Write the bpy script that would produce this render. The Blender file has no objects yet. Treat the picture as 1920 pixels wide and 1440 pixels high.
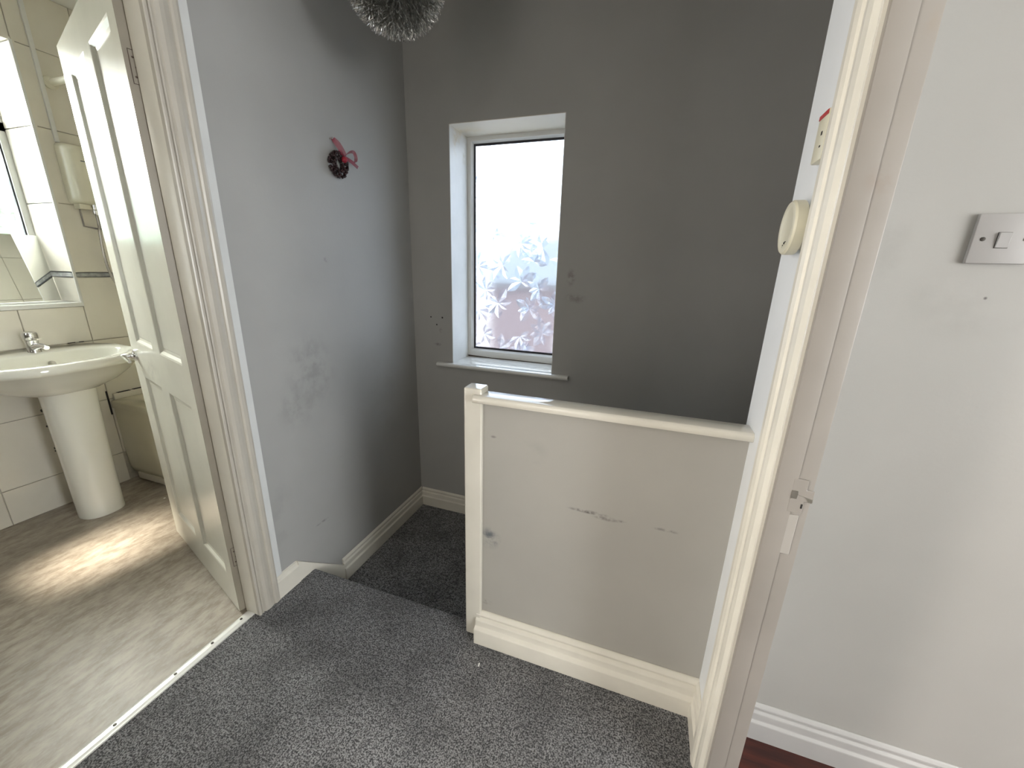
import bpy, bmesh, math, random
from mathutils import Vector, Matrix
random.seed(7)
scene = bpy.context.scene
col = scene.collection

# ------------------------------------------------------------------ camera, sky, sun, exposure
cam_d = bpy.data.cameras.new('camera')
cam = bpy.data.objects.new('camera', cam_d); col.objects.link(cam)
cam_d.sensor_fit = 'HORIZONTAL'; cam_d.sensor_width = 36.0; cam_d.lens = 736.9 / 1920 * 36.0
cam_d.clip_start = 0.02
_r = Vector((0.944082995513914, 0.32868537656141716, 0.025946499111718837))
_f = Vector((-0.30883842373417836, 0.9091361550631692, -0.27944638051394594))
_u = Vector((-0.1154388392477294, 0.25580730011404357, 0.959810658203742))
cam.matrix_world = Matrix(((_r.x, _u.x, -_f.x, 1.26714), (_r.y, _u.y, -_f.y, -1.9578),
                           (_r.z, _u.z, -_f.z, 1.28005), (0, 0, 0, 1)))
scene.camera = cam

SKY = 12.0
world = bpy.data.worlds.new('sky'); scene.world = world; world.use_nodes = True
bg = world.node_tree.nodes['Background']
bg.inputs[0].default_value = (0.87, 0.94, 1.0, 1); bg.inputs[1].default_value = SKY

sun_d = bpy.data.lights.new('sun', 'SUN'); sun_d.energy = 27.0; sun_d.angle = math.radians(10)
sun_d.color = (1.0, 0.94, 0.84)
sun = bpy.data.objects.new('sun', sun_d); col.objects.link(sun)
sun_dir = Vector((0.05, 0.55, -0.85)).normalized()              # the way the light travels
sun.rotation_euler = sun_dir.to_track_quat('-Z', 'Y').to_euler()
sun.location = (-6, 0, 9)

def area_light(name, loc, direction, sx, sy, power, color):
    d = bpy.data.lights.new(name, 'AREA'); d.shape = 'RECTANGLE'; d.size = sx; d.size_y = sy
    d.energy = power; d.color = color
    o = bpy.data.objects.new(name, d); col.objects.link(o); o.location = loc
    o.rotation_euler = Vector(direction).to_track_quat('-Z', 'Y').to_euler()
    return o
# daylight outside the bedroom's big window, then added lamps brightening landing and bathroom
area_light('bedroom_daylight', (4.95, -2.95, 1.35), (-1, 0.15, -0.02), 2.4, 1.7, 98, (1.0, 0.95, 0.87))
area_light('rear_room_fill', (0.36, -3.60, 1.25), (0.12, 1, -0.05), 0.6, 1.7, 10, (1.0, 0.93, 0.84))  # lamp added inside the closed rear room to brighten the landing
area_light('side_room_fill', (-0.48, -2.36, 1.20), (0.88, 0.46, 0.0), 0.5, 1.7, 78, (1.0, 0.95, 0.89))  # lamp added in a closed side box to brighten white wall strip and casing
area_light('bathroom_fill', (-2.80, -1.05, 2.45), (0.85, 0.0, -0.45), 1.3, 1.2, 330, (1.0, 0.96, 0.88))  # extra lamp outside the bathroom window, added to brighten the room

scene.view_settings.view_transform = 'Standard'
scene.view_settings.look = 'None'
scene.view_settings.exposure = 0.12
scene.view_settings.gamma = 1.0
scene.view_settings.use_curve_mapping = False
scene.cycles.use_denoising = True
scene.cycles.max_bounces = 14
scene.cycles.diffuse_bounces = 8
scene.cycles.transparent_max_bounces = 16
scene.cycles.sample_clamp_indirect = 12

# ------------------------------------------------------------------ helpers
class MB:
    def __init__(s): s.v = []; s.f = []; s.c = []
    def add(s, vs, fs):
        o = len(s.v); s.v += [tuple(p) for p in vs]; s.f += [tuple(i + o for i in f) for f in fs]; return s
    def box(s, x0, x1, y0, y1, z0, z1):
        return s.add([(x0,y0,z0),(x1,y0,z0),(x1,y1,z0),(x0,y1,z0),(x0,y0,z1),(x1,y0,z1),(x1,y1,z1),(x0,y1,z1)],
                     [(0,3,2,1),(4,5,6,7),(0,1,5,4),(1,2,6,5),(2,3,7,6),(3,0,4,7)])
    def prism(s, pts, vec):
        n = len(pts); vec = Vector(vec)
        a = [Vector(p) for p in pts]; b = [p + vec for p in a]
        return s.add(a + b, [tuple(range(n - 1, -1, -1)), tuple(range(n, 2 * n))] +
                     [(i, (i + 1) % n, n + (i + 1) % n, n + i) for i in range(n)])
    def rings(s, rings, caps=True, closed=True):
        n = len(rings[0]); vs = [p for r in rings for p in r]; fs = []
        for k in range(len(rings) - 1):
            for i in range(n if closed else n - 1):
                j = (i + 1) % n
                fs.append((k*n+i, k*n+j, (k+1)*n+j, (k+1)*n+i))
        if caps:
            fs.append(tuple(range(n - 1, -1, -1))); fs.append(tuple((len(rings)-1)*n + i for i in range(n)))
        return s.add(vs, fs)
    def tube(s, pts, r, n=10, rr=None):
        pts = [Vector(p) for p in pts]; rings = []; prev = None
        for k, p in enumerate(pts):
            t = (pts[min(k+1, len(pts)-1)] - pts[max(k-1, 0)]).normalized()
            if prev is None:
                a = t.orthogonal().normalized()
            else:
                a = (prev - t * prev.dot(t)).normalized()
            prev = a; b = t.cross(a); q = rr[k] if rr else r
            rings.append([p + (a * math.cos(2*math.pi*i/n) + b * math.sin(2*math.pi*i/n)) * q for i in range(n)])
        return s.rings(rings)
    def lathe(s, prof, c, ax='z', n=24):
        c = Vector(c); rings = []
        for r, h in prof:
            ring = []
            for i in range(n):
                a = 2*math.pi*i/n; p = r*math.cos(a); q = r*math.sin(a)
                ring.append(c + {'z': Vector((p,q,h)), 'x': Vector((h,p,q)), 'y': Vector((p,h,q))}[ax])
            rings.append(ring)
        return s.rings(rings)
    def ball(s, c, r, n=6, m=4):
        return s.lathe([(r*math.sin(math.pi*(k+.15)/(m+.3)), -r*math.cos(math.pi*(k+.15)/(m+.3))) for k in range(m+1)], c, 'z', n)
    def build(s, name, mat, parent=None, bevel=0, seg=2, smooth=False, angle=35):
        me = bpy.data.meshes.new(name)
        bm = bmesh.new()
        bv = [bm.verts.new(p) for p in s.v]
        for f in s.f:
            try: bm.faces.new([bv[i] for i in f])
            except ValueError: pass
        bmesh.ops.recalc_face_normals(bm, faces=bm.faces)
        if bevel:
            ed = [e for e in bm.edges if len(e.link_faces) == 2 and e.calc_face_angle(0) > math.radians(30)]
            bmesh.ops.bevel(bm, geom=ed, offset=bevel, segments=seg, affect='EDGES', profile=.6, clamp_overlap=True)
        bm.to_mesh(me); bm.free()
        me.materials.append(mat)
        if smooth or bevel:
            me.shade_smooth(); me.set_sharp_from_angle(angle=math.radians(angle))
        o = bpy.data.objects.new(name, me); col.objects.link(o)
        if parent: adopt(o, parent)
        return o

def base(o):
    return o.location.copy() if o.parent is None else Vector((0, 0, 0))     # parts are modelled in place
def adopt(o, parent):
    o.parent = parent
    o.matrix_parent_inverse = Matrix.Translation(-base(parent))
def tag(o, label=None, cat=None, group=None, kind=None):
    if label: o['label'] = label
    if cat: o['category'] = cat
    if group: o['group'] = group
    if kind: o['kind'] = kind
    return o
def thing(name, loc, label, cat, kind=None):
    o = bpy.data.objects.new(name, None); o.empty_display_size = .05; col.objects.link(o); o.location = loc
    return tag(o, label, cat, kind=kind)
def struct(o, label, cat=None):
    return tag(o, label, cat or 'building', kind='structure')
def copy_of(o, parent, offset):
    c = o.copy(); col.objects.link(c); c.parent = parent
    c.matrix_parent_inverse = Matrix.Translation(-base(parent)); c.location = Vector(o.location) + Vector(offset)
    return c

# ------------------------------------------------------------------ materials
def node_mat(name):
    m = bpy.data.materials.new(name); m.use_nodes = True
    nt = m.node_tree; return m, nt, nt.nodes, nt.links, nt.nodes['Principled BSDF']
def mixc(nt, fac, a, b):
    n = nt.nodes.new('ShaderNodeMix'); n.data_type = 'RGBA'
    for s, v in ((0, fac), (6, a), (7, b)):
        if isinstance(v, bpy.types.NodeSocket): nt.links.new(v, n.inputs[s])
        else: n.inputs[s].default_value = v if s == 0 else (*v, 1)
    return n.outputs[2]
def math_n(nt, op, a, b=0.0):
    n = nt.nodes.new('ShaderNodeMath'); n.operation = op
    for i, v in enumerate((a, b)):
        if isinstance(v, bpy.types.NodeSocket): nt.links.new(v, n.inputs[i])
        else: n.inputs[i].default_value = v
    return n.outputs[0]
def noise_n(nt, vec, scale, detail=3, rough=.55):
    n = nt.nodes.new('ShaderNodeTexNoise'); n.inputs['Scale'].default_value = scale
    n.inputs['Detail'].default_value = detail; n.inputs['Roughness'].default_value = rough
    nt.links.new(vec, n.inputs['Vector']); return n.outputs[0]
def map_n(nt, val, a, b, c=0.0, d=1.0, smooth=True):
    n = nt.nodes.new('ShaderNodeMapRange'); n.interpolation_type = 'SMOOTHSTEP' if smooth else 'LINEAR'
    nt.links.new(val, n.inputs[0])
    for i, v in zip((1, 2, 3, 4), (a, b, c, d)): n.inputs[i].default_value = v
    return n.outputs[0]
def pos_n(nt, scale=None, rot=None):
    g = nt.nodes.new('ShaderNodeNewGeometry').outputs['Position']
    if scale or rot:
        n = nt.nodes.new('ShaderNodeMapping'); nt.links.new(g, n.inputs[0])
        if scale: n.inputs['Scale'].default_value = scale
        if rot: n.inputs['Rotation'].default_value = rot
        g = n.outputs[0]
    return g
def bump_n(nt, b, h, strength, dist):
    n = nt.nodes.new('ShaderNodeBump'); n.inputs['Strength'].default_value = strength; n.inputs['Distance'].default_value = dist
    nt.links.new(h, n.inputs['Height']); nt.links.new(n.outputs[0], b.inputs['Normal'])
def plain(name, c, rough=.5, metal=0.0, var=0.0, vscale=6.0, bump=0.0, bscale=60.0, bdist=.002, marks=(), coat=0.0, spec=.5):
    """paint, plastic, metal: base colour with a faint mottling, fine relief and marks (centre, radii, colour, amount, noise scale)"""
    m, nt, N, L, b = node_mat(name)
    b.inputs['Roughness'].default_value = rough; b.inputs['Metallic'].default_value = metal
    b.inputs['Specular IOR Level'].default_value = spec; b.inputs['Coat Weight'].default_value = coat
    p = pos_n(nt); out = None
    if var:
        f = map_n(nt, noise_n(nt, p, vscale), .3, .7)
        out = mixc(nt, f, tuple(x * (1 - var) for x in c), tuple(min(1, x * (1 + var)) for x in c))
    for (ce, ra, mc, amt, ns) in marks:
        sub = N.new('ShaderNodeVectorMath'); sub.operation = 'SUBTRACT'; L.new(p, sub.inputs[0]); sub.inputs[1].default_value = ce
        div = N.new('ShaderNodeVectorMath'); div.operation = 'DIVIDE'; L.new(sub.outputs[0], div.inputs[0]); div.inputs[1].default_value = ra
        ln = N.new('ShaderNodeVectorMath'); ln.operation = 'LENGTH'; L.new(div.outputs[0], ln.inputs[0])
        f = map_n(nt, ln.outputs['Value'], 1.0, .2, 0, amt)
        if ns: f = math_n(nt, 'MULTIPLY', f, map_n(nt, noise_n(nt, p, ns, 4, .6), .38, .66))
        out = mixc(nt, f, out if out is not None else c, mc)
    if out is not None: L.new(out, b.inputs['Base Color'])
    else: b.inputs['Base Color'].default_value = (*c, 1)
    if bump: bump_n(nt, b, noise_n(nt, p, bscale, 3), bump, bdist)
    return m

GREY = (0.36, 0.358, 0.345)
dk = (0.12, 0.115, 0.11)
m_wall_left = plain('grey_wall_paint', GREY, .55, var=.03, vscale=3, bump=.25, bscale=90, bdist=.001, marks=[
    ((0, -.76, .86), (.2, .16, .20), (.22, .22, .21), .55, 14), ((0, -.85, .74), (.2, .12, .12), (.23, .23, .22), .45, 18),
    ((0, -.30, .60), (.2, .2, .35), (.30, .285, .25), .4, 5), ((0, -.98, .30), (.2, .07, .25), (.26, .26, .25), .4, 9),
    ((0, -.62, 1.30), (.2, .02, .015), dk, .5, 40), ((0, -.41, 1.72), (.2, .012, .01), dk, .5, 60),
    ((0, -.80, .18), (.2, .05, .008), dk, .7, 30)])
m_wall_back = plain('grey_wall_paint_window_side', GREY, .55, var=.03, vscale=3, bump=.25, bscale=90, bdist=.001, marks=[
    ((.89, 0, 1.25), (.03, .2, .05), (.17, .15, .13), .7, 30), ((.915, 0, 1.15), (.07, .2, .035), (.2, .19, .17), .7, 22),
    ((.15, 0, .86), (.03, .2, .012), dk, .6, 40), ((.17, 0, .94), (.015, .2, .02), (.22, .2, .18), .7, 30)])
m_half = plain('grey_half_wall_paint', (0.40, 0.385, 0.35), .5, var=.03, vscale=3, bump=.2, bscale=80, bdist=.001, marks=[
    ((.855, -.93, .425), (.045, .2, .05), (.10, .115, .13), .95, 22), ((1.165, -.93, .602), (.075, .2, .008), (.06, .055, .05), .95, 40), ((1.22, -.93, .592), (.05, .2, .010), (.12, .11, .10), .8, 40),
    ((1.25, -.93, .594), (.03, .2, .006), (.08, .075, .07), .7, 50), ((1.385, -.93, .596), (.05, .2, .007), (.1, .1, .09), .7, 50),
    ((.863, -.93, .79), (.012, .2, .006), dk, .6, 0), ((.845, -.93, .16), (.03, .2, .015), (.22, .2, .18), .7, 40),
    ((.99, -.93, .76), (.06, .2, .05), (.34, .33, .30), .6, 18)])
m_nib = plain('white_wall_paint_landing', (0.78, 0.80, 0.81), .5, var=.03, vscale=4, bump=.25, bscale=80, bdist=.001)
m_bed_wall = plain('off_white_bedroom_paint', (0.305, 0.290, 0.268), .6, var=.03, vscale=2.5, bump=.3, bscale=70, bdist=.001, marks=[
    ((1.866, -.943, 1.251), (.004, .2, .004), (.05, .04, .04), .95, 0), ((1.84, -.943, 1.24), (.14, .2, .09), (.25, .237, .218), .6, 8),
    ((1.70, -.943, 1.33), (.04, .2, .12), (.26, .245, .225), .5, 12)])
m_ceiling = plain('white_ceiling_paint', (0.75, 0.75, 0.72), .7, var=.02, bump=.2, bscale=40, bdist=.001)
m_white = plain('aged_white_gloss_paint', (0.70, 0.67, 0.59), .28, var=.035, vscale=9, bump=.12, bscale=35, bdist=.0015)
m_gloss = plain('fresh_white_gloss_paint', (0.70, 0.67, 0.59), .12, var=.03, vscale=9, bump=.1, bscale=30, bdist=.0012, coat=.5)
m_white_cool = plain('white_satin_paint', (0.66, 0.67, 0.66), .35, var=.03, vscale=9, bump=.12, bscale=35, bdist=.0015)
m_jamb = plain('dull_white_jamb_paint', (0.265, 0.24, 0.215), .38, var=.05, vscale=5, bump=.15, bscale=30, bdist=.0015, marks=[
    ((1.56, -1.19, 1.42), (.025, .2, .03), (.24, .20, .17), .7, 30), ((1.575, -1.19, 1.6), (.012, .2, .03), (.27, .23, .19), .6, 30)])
m_jamb_pale = plain('paler_jamb_filler', (0.34, 0.315, 0.285), .45)
m_casing = plain('shaded_white_casing_paint', (0.50, 0.47, 0.41), .3, var=.04, vscale=9, bump=.12, bscale=35, bdist=.0015)  # white trim paint with the casing's weaker light put into its colour
m_door = plain('white_gloss_door_paint', (0.74, 0.73, 0.65), .24, var=.03, vscale=5, bump=.12, bscale=16, bdist=.002, spec=.2, marks=[
    ((-.55, -1.02, .86), (.16, .1, .08), (.60, .59, .54), .6, 30)])
m_door_edge = plain('dull_cream_door_edge', (0.25, 0.222, 0.175), .4, var=.05, vscale=12)  # darker cream than the door faces
m_reveal = plain('white_reveal_paint', (0.72, 0.72, 0.70), .4, var=.03, vscale=8, bump=.15, bscale=30, bdist=.0015, marks=[
    ((.25, .07, 1.90), (.04, .05, .09), (.60, .49, .32), .95, 14), ((.30, .12, 1.95), (.12, .09, .05), (.62, .50, .32), .9, 12), ((.53, .10, 1.955), (.6, .4, .03), (.66, .60, .48), .8, 0),
    ((.242, .16, 1.86), (.03, .035, .10), (.52, .47, .38), .6, 25)])
m_upvc = plain('white_plastic_frame', (0.70, 0.70, 0.68), .3, var=.02)
m_upvc_dirty = plain('grubby_plastic_frame', (0.60, 0.58, 0.52), .35, var=.10, vscale=18)
m_gasket = plain('black_rubber_gasket', (0.012, 0.012, 0.02), .5)
m_sill = plain('white_gloss_sill', (0.72, 0.72, 0.69), .12, var=.02, coat=.3)
m_tile = plain('cream_white_glazed_tile', (0.715, 0.68, 0.60), .12, var=.02, vscale=7, bump=.08, bscale=8, bdist=.003, coat=.3)
m_grout = plain('dirty_grout', (0.46, 0.43, 0.36), .8, var=.2, vscale=20)
m_border = plain('grey_border_tile', (0.34, 0.35, 0.35), .2, var=.3, vscale=40)
m_border_dark = plain('dark_border_line', (0.10, 0.11, 0.13), .25)
m_ceramic = plain('white_glazed_ceramic', (0.76, 0.75, 0.68), .07, coat=.5)
m_bath = plain('cream_acrylic_bath', (0.66, 0.63, 0.50), .2, var=.02)
m_plastic = plain('cream_white_plastic', (0.72, 0.69, 0.56), .28, var=.02)
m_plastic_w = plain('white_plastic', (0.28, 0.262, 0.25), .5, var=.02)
m_alarm = plain('yellowed_white_plastic', (0.66, 0.63, 0.49), .35, var=.02)
m_chrome = plain('chrome', (0.75, 0.75, 0.76), .12, metal=1.0)
m_steel = plain('dull_steel', (0.45, 0.43, 0.40), .35, metal=1.0, var=.1, vscale=40)
m_dark = plain('dark_void', (0.015, 0.013, 0.012), .6)
m_screw = plain('blackened_screw', (0.03, 0.025, 0.02), .4, metal=.6)
m_rust = plain('rusty_hinge_dirt', (0.07, 0.045, 0.03), .7, var=.3, vscale=60)
m_alu = plain('white_metal_strip', (0.74, 0.74, 0.71), .3, metal=.15, var=.03)
m_red = plain('red_plastic', (0.42, 0.03, 0.03), .4)
m_silver = plain('silver_foil_strands', (0.66, 0.66, 0.64), .22, metal=.9)
m_cord = plain('white_cord', (0.7, 0.7, 0.68), .5)
m_bead = plain('dark_red_berry', (0.022, 0.007, 0.008), .25, var=.3, vscale=80)
m_mirror = plain('mirror_glass', (0.78, 0.80, 0.77), .015, metal=1.0)
m_limes = plain('white_flakes', (0.8, 0.8, 0.78), .6)

def ribbon_mat():
    m, nt, N, L, b = node_mat('sheer_red_ribbon')
    b.inputs['Base Color'].default_value = (.22, .022, .045, 1); b.inputs['Roughness'].default_value = .4
    t = N.new('ShaderNodeBsdfTransparent'); x = N.new('ShaderNodeMixShader'); x.inputs[0].default_value = .8
    L.new(t.outputs[0], x.inputs[1]); L.new(b.outputs[0], x.inputs[2]); L.new(x.outputs[0], N['Material Output'].inputs[0])
    return m
m_ribbon = ribbon_mat()

def carpet(name, lo, hi, scale=230):
    m, nt, N, L, b = node_mat(name)
    p = pos_n(nt); b.inputs['Roughness'].default_value = .95; b.inputs['Specular IOR Level'].default_value = .1
    n1 = noise_n(nt, p, scale, 2, .7); n2 = noise_n(nt, p, 7, 3); n3 = noise_n(nt, p, scale * .37, 2)
    f = map_n(nt, math_n(nt, 'ADD', math_n(nt, 'MULTIPLY', n1, .75), math_n(nt, 'MULTIPLY', n3, .25)), .42, .60)
    c = mixc(nt, f, lo, hi)
    c = mixc(nt, map_n(nt, n2, .35, .68, 0, .35), c, tuple(x * .45 for x in lo))
    L.new(c, b.inputs['Base Color'])
    bump_n(nt, b, n1, 1.0, .006)
    b.inputs['Sheen Weight'].default_value = .15
    return m
m_carpet = carpet('grey_twist_carpet', (.042, .043, .046), (.345, .345, .35))

def vinyl():
    m, nt, N, L, b = node_mat('stone_effect_vinyl')
    p = pos_n(nt, scale=(9, 3.4, 1), rot=(0, 0, .12)); q = pos_n(nt)
    n1 = noise_n(nt, p, 3.2, 6, .65); n2 = noise_n(nt, p, 11, 5, .7); n3 = noise_n(nt, q, 2.2, 3)
    c = mixc(nt, map_n(nt, n1, .34, .66), (.235, .198, .155), (.40, .35, .295))
    c = mixc(nt, map_n(nt, n2, .45, .75, 0, .55), c, (.47, .425, .37))
    c = mixc(nt, map_n(nt, n3, .5, .75, 0, .5), c, (.25, .22, .18))
    L.new(c, b.inputs['Base Color']); b.inputs['Roughness'].default_value = .42
    bump_n(nt, b, n2, .2, .001)
    return m
m_vinyl = vinyl()

def wood():
    m, nt, N, L, b = node_mat('dark_red_floorboard')
    p = pos_n(nt, scale=(1.2, 14, 1))
    n1 = noise_n(nt, p, 4, 5, .6)
    c = mixc(nt, map_n(nt, n1, .3, .7), (.022, .004, .003), (.07, .014, .008))
    L.new(c, b.inputs['Base Color']); b.inputs['Roughness'].default_value = .35
    return m
m_wood = wood()

def glass_mat(name, tint, through=.45, rough=.25, use_attr=False, ior=1.25):
    m, nt, N, L, b = node_mat(name)
    N.remove(b)
    tr = N.new('ShaderNodeBsdfTransparent'); rf = N.new('ShaderNodeBsdfRefraction'); gl = N.new('ShaderNodeBsdfGlossy'); tl = N.new('ShaderNodeBsdfTranslucent')
    rf.inputs['IOR'].default_value = ior; rf.inputs['Roughness'].default_value = rough; gl.inputs['Roughness'].default_value = .2
    c = None
    if use_attr:
        a = N.new('ShaderNodeAttribute'); a.attribute_name = 'tone'; c = a.outputs['Color']
    for n in (tr, rf, tl):
        if c is not None: L.new(c, n.inputs['Color'])
        else: n.inputs['Color'].default_value = (*tint, 1)
    x0 = N.new('ShaderNodeMixShader'); x0.inputs[0].default_value = .06; L.new(rf.outputs[0], x0.inputs[1]); L.new(tl.outputs[0], x0.inputs[2])
    x1 = N.new('ShaderNodeMixShader'); x1.inputs[0].default_value = 1 - through; L.new(tr.outputs[0], x1.inputs[1]); L.new(x0.outputs[0], x1.inputs[2])
    x2 = N.new('ShaderNodeMixShader'); x2.inputs[0].default_value = .04; L.new(x1.outputs[0], x2.inputs[1]); L.new(gl.outputs[0], x2.inputs[2])
    L.new(x2.outputs[0], N['Material Output'].inputs[0])
    return m
m_glass = glass_mat('frosted_window_glass', (.58, .60, .63))
m_glass_leaf = glass_mat('embossed_leaf_glass', (.9, .92, .97), through=.35, rough=.12, use_attr=True, ior=1.35)
m_glass_s = glass_mat('added_side_window_glass', (.80, .79, .76), through=.96)
m_glass_b = glass_mat('frosted_bathroom_glass', (.96, .97, .95), through=.85)

def brick_mat():
    m, nt, N, L, b = node_mat('pink_red_brickwork')
    t = N.new('ShaderNodeTexBrick'); L.new(pos_n(nt, rot=(math.pi/2, 0, 0)), t.inputs[0])
    t.inputs['Color1'].default_value = (.085, .055, .06, 1); t.inputs['Color2'].default_value = (.07, .045, .052, 1); t.inputs['Mortar'].default_value = (.10, .09, .095, 1)
    t.inputs['Scale'].default_value = 4.4
    L.new(t.outputs[0], b.inputs['Base Color']); b.inputs['Roughness'].default_value = .9
    return m
m_brick = brick_mat()
m_slate = plain('blue_grey_slate', (.06, .075, .09), .6, var=.2, vscale=4)
m_patio = plain('pale_concrete', (.45, .44, .42), .9, var=.1, vscale=3)
m_leaf = plain('tree_leaf_green', (.10, .22, .09), .6, var=.3, vscale=6)
m_bark = plain('brown_bark', (.12, .09, .07), .9, var=.2, vscale=20)

# ------------------------------------------------------------------ setting: shell
W = 1.535          # landing right wall plane (left wall is x=0, window wall y=0)
HC = 2.45          # ceiling height
LOW = -2.7         # hall floor below
BX = -1.584        # bathroom tile face
def shell(name, boxes, mat, label):
    m = MB()
    for b in boxes: m.box(*b)
    return struct(m.build(name, mat), label, 'floor' if 'floor' in name else ('ceiling' if 'ceiling' in name else 'wall'))

wx0, wx1, wz0, wz1 = .242, .820, .7615, 1.952
wall_back = shell('wall_back', [(-1.85, wx0, 0, .30, LOW, HC), (wx1, 5.0, 0, .30, LOW, HC), (wx0, wx1, 0, .30, LOW, wz0), (wx0, wx1, 0, .30, wz1, HC)],
      m_wall_back, 'grey painted outer wall holding the narrow landing window')
wall_left = shell('wall_left', [(-.092, 0, -1.112, 0, LOW, HC), (-.092, 0, -1.93, -1.112, 2.02, HC), (-.092, 0, -2.02, -1.93, LOW, HC), (-.092, 0, -2.72, -2.02, 2.02, HC), (-.092, 0, -2.72, -2.02, LOW, -.02)],  # rear opening added to let the side fill lamp through
      m_wall_left, 'grey painted wall with the berry wreath beside the bathroom doorway')
shell('wall_right_rear', [(W, 1.578, -2.72, -1.99, -.02, HC), (W, 1.578, -1.99, -1.172, 2.02, HC)], m_wall_back, 'grey wall beyond and above the bedroom doorway')
wall_right = shell('wall_right', [(W, 1.578, -1.172, -.87, -.02, HC)],
      m_nib, 'narrow white strip of wall with the round alarm beside the bedroom doorway')
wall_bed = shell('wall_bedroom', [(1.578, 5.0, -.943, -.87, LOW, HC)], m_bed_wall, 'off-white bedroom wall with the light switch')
shell('wall_bedroom_window', [(4.85, 5.0, -4.2, -4.15, 0, HC), (4.85, 5.0, -1.75, -.943, 0, HC), (4.85, 5.0, -4.15, -1.75, 0, .5), (4.85, 5.0, -4.15, -1.75, 2.2, HC)], m_bed_wall, 'off-white bedroom wall around the big bedroom window')
shell('wall_bedroom_rear', [(1.578, 5.0, -4.3, -4.2, 0, HC)], m_bed_wall, 'off-white rear wall of the bedroom')
shell('wall_bedroom_side', [(1.535, 1.578, -4.3, -2.72, 0, HC)], m_bed_wall, 'off-white side wall of the bedroom behind the landing')
shell('wall_rear', [(-.092, .03, -2.82, -2.72, LOW, HC), (.79, W, -2.82, -2.72, LOW, HC), (.03, .79, -2.82, -2.72, 2.02, HC), (.03, .79, -2.82, -2.72, LOW, -.02)], m_bed_wall, 'plain wall at the rear end of the landing, doorway added for the rear fill lamp')
shell('wall_added_rear_room', [(-.2, -.092, -4.3, -2.82, -.1, HC), (-.092, W, -4.3, -4.2, -.1, HC)], m_bed_wall, 'off-white walls of an added, unseen room that holds the rear fill lamp')  # closed room added to house the rear fill lamp
shell('wall_added_side_room', [(-.72, -.66, -2.82, -2.1, -.1, HC), (-.72, -.092, -2.82, -2.74, -.1, HC)], m_bed_wall, 'off-white walls of an added, unseen box round the side fill lamp')  # windowless box added round the side fill lamp
shell('floor_added_side_room', [(-.72, -.022, -2.82, -2.02, -.12, -.005)], m_carpet, 'grey carpet of the added side lamp box')
shell('ceiling_added_side_room', [(-.72, -.2, -2.82, -2.1, HC, HC + .1)], m_ceiling, 'white ceiling of the added side lamp box')
shell('floor_added_rear_room', [(-.2, W, -4.3, -2.72, -.12, -.02)], m_carpet, 'grey carpet of the added rear lamp room')
shell('wall_stair_end', [(4.9, 5.0, -.87, 0, LOW, HC)], m_wall_back, 'grey wall at the foot of the stairs')
shell('ceiling', [(-1.9, -.2, -2.1, .3, HC, HC + .1), (-.2, 5.0, -4.3, .3, HC, HC + .1)], m_ceiling, 'plain white ceiling over landing, bathroom and bedroom')

# landing carpet with a rounded nosing over the first riser
prof = [(-.885, -.30), (-.893, -.035)]
for k in range(7):
    a = -math.pi/2 + math.pi * k / 6
    prof.append((-.890 + .015 * math.cos(a), -.016 + .016 * math.sin(a)))
prof += [(-2.72, 0), (-2.72, -.30)]
mb = MB(); mb.prism([(-.022, y, z) for y, z in prof], (W + .022 + .02, 0, 0))
floor = struct(mb.build('floor', m_carpet, smooth=True, angle=50), 'mid-grey speckled twist carpet of the landing', 'floor')
# the lower winder tread and the flight going down behind the half wall
mb = MB(); mb.box(0, .80, -.885, 0, -.30, -.203)
for k in range(1, 8):
    x = .80 + (k - 1) * .23
    mb.box(x, x + .23 if k < 7 else 4.9, -.89, 0, -.203 * (k + 1) - .1, -.203 * (k + 1))
    mb.box(x - .006, x + .006, -.89, 0, -.203 * (k + 1) - .05, -.203 * k - .001)
stairs = struct(mb.build('floor_lower_step', m_carpet, bevel=.008), 'dark grey carpeted lower step turning down behind the half wall', 'stairs')
shell('floor_hall', [(-.1, 5.0, -.9, .1, LOW - .1, LOW)], m_carpet, 'grey carpeted hall floor at the foot of the stairs')
shell('floor_bathroom', [(-1.9, -.022, -2.1, 0, -.1, 0)], m_vinyl, 'brown-grey stone effect vinyl floor of the bathroom')
fb = thing('floor_bedroom', (1.58, -4.2, 0), 'dark red wooden floor seen through the bedroom doorway', 'floor', 'structure')
y = -4.2; k = 0
plank0 = None
while y < -.95:
    y1 = min(y + .13, -.943)
    mb = MB(); mb.box(1.556, 4.85, y + .0008, y1 - .0008, -.02, -.001)
    mb.build('plank', m_wood, fb, bevel=.0012, seg=1)
    y += .13
shell('floor_bedroom_base', [(1.556, 4.85, -4.2, -.943, -.1, -.021)], m_wood, 'dark base under the red bedroom floorboards')

# ------------------------------------------------------------------ skirtings
SK = [(0, 0), (.019, 0), (.019, .058), (.0182, .0605), (.0125, .0655), (.0118, .068), (.0118, .086), (.0110, .0885), (.0055, .0935), (.0050, .0980), (.0072, .1000), (.0085, .1040), (.0080, .1080), (.0045, .1140), (.002, .117), (0, .117)]
def skirting(name, a, b, out, z0, mat, label, hscale=1.0, prof=SK):
    """a, b: floor points on the wall face; out: direction away from the wall"""
    a = Vector((a[0], a[1], z0)); b = Vector((b[0], b[1], z0)); o = Vector((*out, 0))
    mb = MB(); mb.prism([a + o * u + Vector((0, 0, v * hscale)) for u, v in prof], b - a)
    return struct(mb.build(name, mat), label, 'skirting board')
skirting('baseboard_left', (0, -.715), (0, 0), (1, 0), -.203, m_white, 'white moulded skirting along the grey wall above the lower step')
skirting('baseboard_back', (.012, 0), (4.9, 0), (0, -1), -.203, m_white, 'short white skirting under the landing window wall, beyond the lower step')
mb = MB()
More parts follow.
